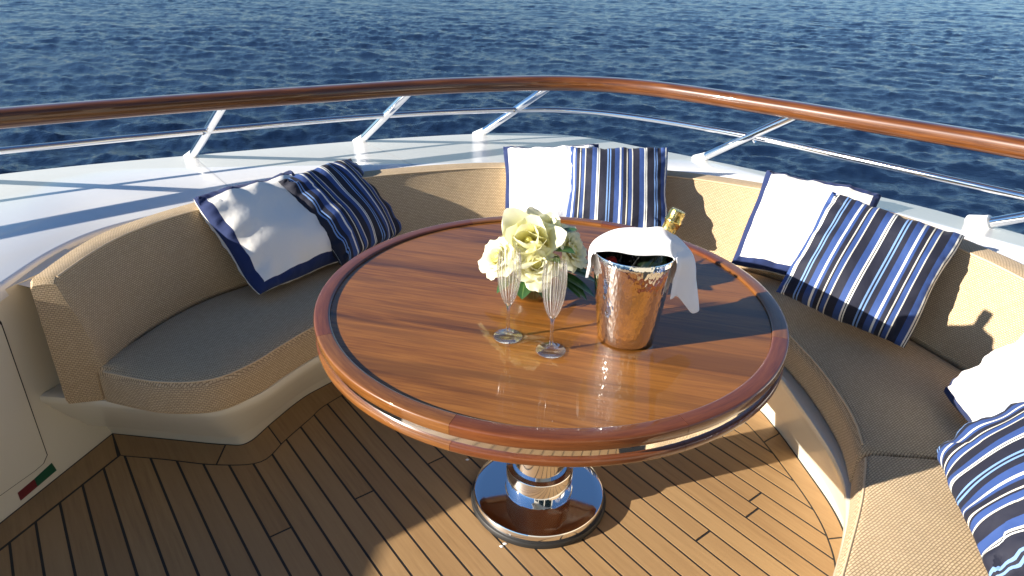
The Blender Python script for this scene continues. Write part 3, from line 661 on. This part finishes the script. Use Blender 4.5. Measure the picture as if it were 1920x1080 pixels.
# ---------------------------------------------------------------- flutes
def flute(x, y, label):
    t = thing('champagne_flute', label, 'glass', (x, y, TZ), 'cut glass champagne flutes')
    lathe('foot', [(0, .0012), (.033, .0012), (.0345, .0022), (.034, .0034), (.022, .005), (.010, .0085), (.006, .013), (.0043, .020), (0, .020)], MT['thin'], t, seg=40)
    lathe('stem', [(.0043, .0195), (.0035, .04), (.0033, .065), (.0040, .078), (.0068, .086), (.0068, .0865), (0, .0865)], MT['glass'], t, seg=20)
    rp = lambda a, z: .045 * abs(math.cos(a * 9)) ** .7 * (1 if z < .205 else max(0, (.222 - z) / .017))
    bowl = [(.0062, .0862), (.011, .094), (.0165, .108), (.0215, .126), (.0250, .148), (.0265, .170), (.0262, .192), (.0248, .210), (.0236, .222), (.0228, .2225)]
    inner = [(.0226, .218), (.0238, .206), (.0250, .190), (.0252, .170), (.0236, .148), (.020, .127), (.0148, .110), (.009, .097), (.002, .091)]
    lathe('bowl', bowl + inner, MT['cut'], t, seg=144, ripple=rp); return t
flute(-.007, 1.357, 'cut glass champagne flute on the left, in front of the left rose')
flute(.0915, 1.299, 'cut glass champagne flute nearer the ice bucket, closest to the table front')

# ---------------------------------------------------------------- ice bucket, bottle, napkin
BC = np.array((.272, 1.372, TZ)); BH = .222
bk = thing('ice_bucket', 'hammered silver champagne bucket draped with a white napkin', 'bucket', tuple(BC))
def rr(z): return .066 + .027 * (z / BH) ** .9
prf = [(0, .002), (.060, .002), (.0655, .004)] + [(rr(z), z) for z in np.linspace(.008, BH, 14)] + [(rr(BH) - .001, BH + .0015), (rr(BH) - .0025, BH)] + [(rr(z) - .003, z) for z in np.linspace(BH - .01, .008, 8)] + [(0, .006)]
lathe('shell', prf, MT['hammer'], bk, seg=96)
def frame(d):
    d = np.array(d, float); d /= np.linalg.norm(d); a = np.cross(d, (0, 1, 0)); a /= np.linalg.norm(a); b = np.cross(d, a); return np.stack([a, b, d], 1)
bb0 = np.array((.252, 1.378, TZ + .012)); bb1 = np.array((.366, 1.405, 1.008)); Mx = frame(bb1 - bb0); BL = np.linalg.norm(bb1 - bb0)
bt = thing('champagne_bottle', 'dark champagne bottle with gold foil top leaning in the silver bucket', 'bottle', tuple(bb0))
lathe('glass', [(0, 0), (.036, 0), (.040, .006), (.0405, .14), (.038, .165), (.030, .20), (.020, .235), (.0165, .262), (.0155, BL - .03)], MT['bottle'], bt, seg=40, M=Mx)
lathe('foil', [(.0168, BL - .075), (.0165, BL - .045), (.0172, BL - .034), (.0195, BL - .031), (.0195, BL - .024), (.0175, BL - .021), (.0182, BL - .008), (.0165, BL - .001), (.010, BL), (0, BL)], MT['gold'], bt, seg=40, M=Mx, ripple=lambda a, z: .03 * math.cos(a * 14))
lathe('label', [(.0411, .06), (.0411, .12)], MT['label'], bt, seg=40, M=Mx)
b2 = thing('wine_bottle', 'dark bottle with red capsule lying low inside the silver bucket', 'bottle', tuple(BC + (-.02, 0, .01)))
q0 = np.array((.035, -.012, .0)); q1 = np.array((-.030, .040, .175)); M2 = frame(q1 - q0); l2 = np.linalg.norm(q1 - q0)
lathe('glass', [(0, 0), (.030, .0), (.034, .005), (.034, .10), (.028, .122), (.016, .145), (.0135, l2 - .02)], MT['bottle'], b2, seg=32, M=M2, c=q0)
lathe('capsule', [(.0148, l2 - .05), (.015, l2 - .004), (.012, l2), (0, l2)], MT['red'], b2, seg=32, M=M2, c=q0)

def napkin():
    nu, nv = 90, 34; V = []; F = []; uv = []
    A0, A1 = R(196), R(-34)
    rimr = rr(BH) + .0015
    L = [(0, .060), (.08, .075), (.25, .07), (.45, .075), (.60, .085), (.70, .11), (.76, .145), (.84, .155), (.89, .150), (.92, .115), (.94, .095), (.97, .10), (1, .098)]
    def c0(u):
        a = np.array([math.cos(A0), math.sin(A0)]) * rimr; b = np.array([math.cos(A1), math.sin(A1)]) * rimr
        p = a + (b - a) * u; z = BH + .005 + .004 * math.sin(math.pi * u)
        return np.array([p[0], p[1] - .004 * math.sin(math.pi * u), z])
    tipx = np.array([.078, .036])
    for i in range(nu + 1):
        u = i / nu; a = A0 + (A1 - A0) * u; rim = np.array([math.cos(a) * rimr, math.sin(a) * rimr, BH + .004]); c = c0(u)
        ln = np.interp(u, [p[0] for p in L], [p[1] for p in L])
        wavy = math.sin(u * 34 + .6) * .5 + .5 * math.sin(u * 61 + 1.0)
        bul_ = .046 * math.exp(-((u - .815) / .10) ** 4) + .010 * math.exp(-((u - .62) / .08) ** 2) - .004 * math.exp(-((u - .945) / .02) ** 2) + .008 * math.exp(-((u - .03) / .05) ** 2)
        for j in range(nv + 1):
            v = j / nv
            if v < .45:
                t = v / .45; p = c + (rim - c) * t
                w_ = min(1, u / .38); w_ = w_ * w_ * (3 - 2 * w_); w2 = max(0, min(1, (1 - u) / .14)); w_ *= w2 * w2 * (3 - 2 * w2)
                hump = math.sin(math.pi * t ** .8) ** .8 * .034 * w_
                hump += .018 * math.exp(-(((p[0] - .066) / .030) ** 2 + ((p[1] - .030) / .032) ** 2))
                p = p + np.array([0, 0, hump]) + np.array([0, 0, .003 * math.sin(9 * u + 5 * t)])
                if t > .5: p[:2] *= 1 + (.03 + .21 * math.exp(-((u - .80) / .09) ** 4)) * ((t - .5) / .5) ** 1.5
            else:
                t = (v - .45) / .55; o = .004 + .024 * math.exp(-((u - .80) / .11) ** 4) + bul_ * (t ** .75) + .005 * wavy * t ** .8 + .006 * math.sin(math.pi * min(1, t * 2.2)) * .6
                r0 = rimr + o; z = BH + .004 - ln * t
                p = np.array([math.cos(a) * r0, math.sin(a) * r0, z])
                p[2] += .004 * math.sin(math.pi * min(1, t * 3)) * (1 - t)
            V.append(p); uv.append((u * .4, v * .25))
    for i in range(nu):
        for j in range(nv): a = i * (nv + 1) + j; F.append((a, a + 1, a + nv + 2, a + nv + 1))
    o = mesh('napkin', V, F, MT['napkin'], uv=uv); o.location = tuple(BC)
    so_ = o.modifiers.new('thickness', 'SOLIDIFY'); so_.thickness = .0022; so_.offset = 1
    ss = o.modifiers.new('smooth', 'SUBSURF'); ss.levels = 1; ss.render_levels = 1
    tag(o, 'white linen napkin draped over the silver bucket and hanging down its right side', 'napkin')
napkin()

# ---------------------------------------------------------------- flowers
FC = np.array((.052, 1.575, TZ))
bq = thing('flower_bouquet', 'round bouquet of cream roses and lilies in a low glass vase', 'flowers', tuple(FC))
lathe('vase', [(0, .003), (.040, .003), (.047, .010), (.052, .03), (.053, .055), (.050, .075), (.047, .085), (.045, .085), (.048, .073), (.051, .055), (.050, .03), (.045, .012), (0, .008)], MT['thin'], bq, seg=48)
def leaf_mesh(name, base, d, up_, ln, wd, bend, parent, mat=None, fold=.15, twist=0.0):
    d = np.array(d, float); d /= np.linalg.norm(d); s = np.cross(d, up_); s /= np.linalg.norm(s); u = np.cross(s, d); V = []; F = []; uv = []; n, m = 9, 4
    for i in range(n + 1):
        t = i / n; w = wd * (math.sin(math.pi * min(1, t ** .75)) ** .8) + .0004
        c = np.array(base) + d * ln * t + u * (-bend * ln * t * t)
        for j in range(m + 1):
            k = j / m * 2 - 1; V.append(c + s * k * w + u * (fold * w * k * k)); uv.append((j / m, t))
    for i in range(n):
        for j in range(m): a = i * (m + 1) + j; F.append((a, a + 1, a + m + 2, a + m + 1))
    return mesh(name, V, F, mat or MT['leaf'], parent, uv=uv)
for k in range(7):                       # leaves lining the vase
    a = k * 2 * math.pi / 7 + .3; V = []; F = []; uv = []
    for i in range(9):
        for j in range(7):
            aa = a + (j / 6 - .5) * 1.15 * math.sin(math.pi * min(1, .12 + i / 8 * .86)); z = .012 + i / 8 * .07; r_ = .046 + .0025 * math.sin(math.pi * i / 8) - .0012 * (k % 2); V.append((r_ * math.cos(aa), r_ * math.sin(aa), z)); uv.append((j / 6, i / 8))
    for i in range(8):
        for j in range(6): q = i * 7 + j; F.append((q, q + 1, q + 8, q + 7))
    mesh('leaf', V, F, MT['leaf'], bq, uv=uv)
rl = random.Random(11)
def petal(parent, M, c, a, tilt, ln, wd, curl, cup, rbase, mat=None, ruff=0.0, tip=0.0):
    n, m = 9, 8; V = []; F = []; uv = []; ph = rl.random() * 6.28
    ca, sa = math.cos(a), math.sin(a)
    for i in range(n + 1):
        t = i / n; w = wd * (math.sin(math.pi * (.10 + .62 * t ** .9)) ** .75) * (1 - tip * max(0, t - .45) ** 1.5 * 2.2)
        th = tilt + curl * max(0, t - .45) ** 1.6          # angle from vertical
        for j in range(m + 1):
            k = j / m * 2 - 1; lt = ln * (t * (1 - .16 * k * k * t))
            out = rbase + lt * math.sin(tilt) * .9 + ln * max(0, t - .5) ** 2 * math.sin(curl) * .9 + .12 * ln * math.sin(math.pi * t) * cup
            z = lt * math.cos(tilt * .9) - ln * max(0, t - .55) ** 2 * max(0, curl) * .8
            out -= cup * w * k * k * .9; out += ruff * math.sin(7 * k + ph) * t ** 3
            p = np.array([out * ca - w * k * sa, out * sa + w * k * ca, z + ruff * math.cos(9 * k + ph) * t ** 3]); V.append(M @ p + c); uv.append((j / m, t))
    for i in range(n):
        for j in range(m): q = i * (m + 1) + j; F.append((q, q + 1, q + m + 2, q + m + 1))
    return mesh('petal', V, F, mat or MT['petal'], parent, uv=uv)
def flower_frame(d):
    d = np.array(d, float); d /= np.linalg.norm(d); a = np.cross((0.1, 1, 0.05), d); a /= np.linalg.norm(a); b = np.cross(d, a); return np.stack([a, b, d], 1)
def rose(c, d, size, name='rose'):
    M = flower_frame(d); c = np.array(c)
    core = lathe(name, [(0, -.5 * size), (.22 * size, -.35 * size), (.30 * size, -.05 * size), (.22 * size, .18 * size), (.10 * size, .26 * size), (0, .27 * size)], MT['petal'], bq, seg=20, M=M, c=c)
    n = 24
    for i in range(n):
        f = i / (n - 1); a = i * 2.399 + rl.random() * .3
        petal(core, M, c - M[:, 2] * size * (.38), a, .05 + 1.0 * f ** 1.35, size * (.72 + .36 * f), size * (.26 + .36 * f), .2 + 1.15 * f, .55 - .32 * f, size * (.05 + .16 * f), ruff=size * (.01 + .035 * f))
    return core
def lily(c, d, size):
    M = flower_frame(d); c = np.array(c)
    core = lathe('lily', [(0, -.45 * size), (.12 * size, -.3 * size), (.16 * size, 0), (.10 * size, .25 * size), (0, .32 * size)], MT['petal'], bq, seg=16, M=M, c=c)
    for i in range(9):
        a = i * 2 * math.pi / 3 + (i // 3) * 1.05 + rl.random() * .2; f = i // 3
        petal(core, M, c - M[:, 2] * size * .45, a, (.14, .38, .78)[f], size * (1.15 + .12 * f), size * .66, (.15, .35, .6)[f], .5, size * .16, ruff=size * .02, tip=.25)
    return core
rose((-.086, -.030, .122), (-.62, -.42, .55), .057)
rose((.008, -.058, .118), (.05, -.80, .6), .055)
rose((.098, -.006, .138), (.72, -.38, .52), .054)
rose((-.03, .075, .13), (-.3, .75, .6), .055)
rose((.055, .08, .14), (.4, .7, .6), .05)
lily((-.012, -.012, .155), (-.12, -.62, .75), .080)
lily((.026, .035, .165), (.2, -.15, 1), .066)
for (b, d, ln, wd) in [((.06, -.03, .085), (.9, -.35, -.2), .115, .020), ((.06, -.01, .09), (1, -.15, -.08), .12, .020), ((.05, -.03, .09), (.8, -.6, -.3), .10, .019), ((.07, .0, .10), (1, .2, .1), .10, .021), ((.07, -.04, .08), (.95, -.5, -.38), .09, .019),
                       ((.06, -.01, .10), (.85, -.25, .05), .095, .018), ((-.05, -.04, .075), (-.7, -.6, -.3), .06, .018), ((.03, -.05, .13), (.5, -.7, .35), .055, .02), ((.05, -.04, .15), (.75, -.55, .35), .06, .022),
                       ((.05, .0, .17), (.8, -.2, .6), .065, .022), ((-.02, -.06, .07), (-.15, -.9, -.35), .05, .022), ((.02, -.05, .065), (.35, -.8, -.4), .055, .02), ((.06, .02, .08), (.9, .4, -.2), .08, .018), ((-.06, .03, .09), (-.9, .3, .1), .07, .02)]:
    leaf_mesh('leaf', b, d, (0, 0, 1), ln, wd, .25, bq)
for k, (x, y) in enumerate([(-.013, 1.373), (-.004, 1.383), (-.136, 1.735)]):
    n = 7; V = [(0, 0, .004)] + [(.006 * math.cos(a) * (1 + .3 * math.sin(3 * a + k)), .005 * math.sin(a), .001 + .001 * math.sin(2 * a)) for a in np.linspace(0, 6.28, n, endpoint=False)]
    o = mesh('fallen_petal', V, [(0, i + 1, (i + 1) % n + 1) for i in range(n)], MT['terry']); o.location = (x, y, 0)
    tag(o, ['tiny white fallen petal on the sunlit planks before the pedestal, nearer the camera', 'tiny white fallen petal on the sunlit planks, touching the pedestal side of its twin', 'tiny white fallen petal in shade left of the pedestal'][k], 'petal', 'fallen petals on the deck')
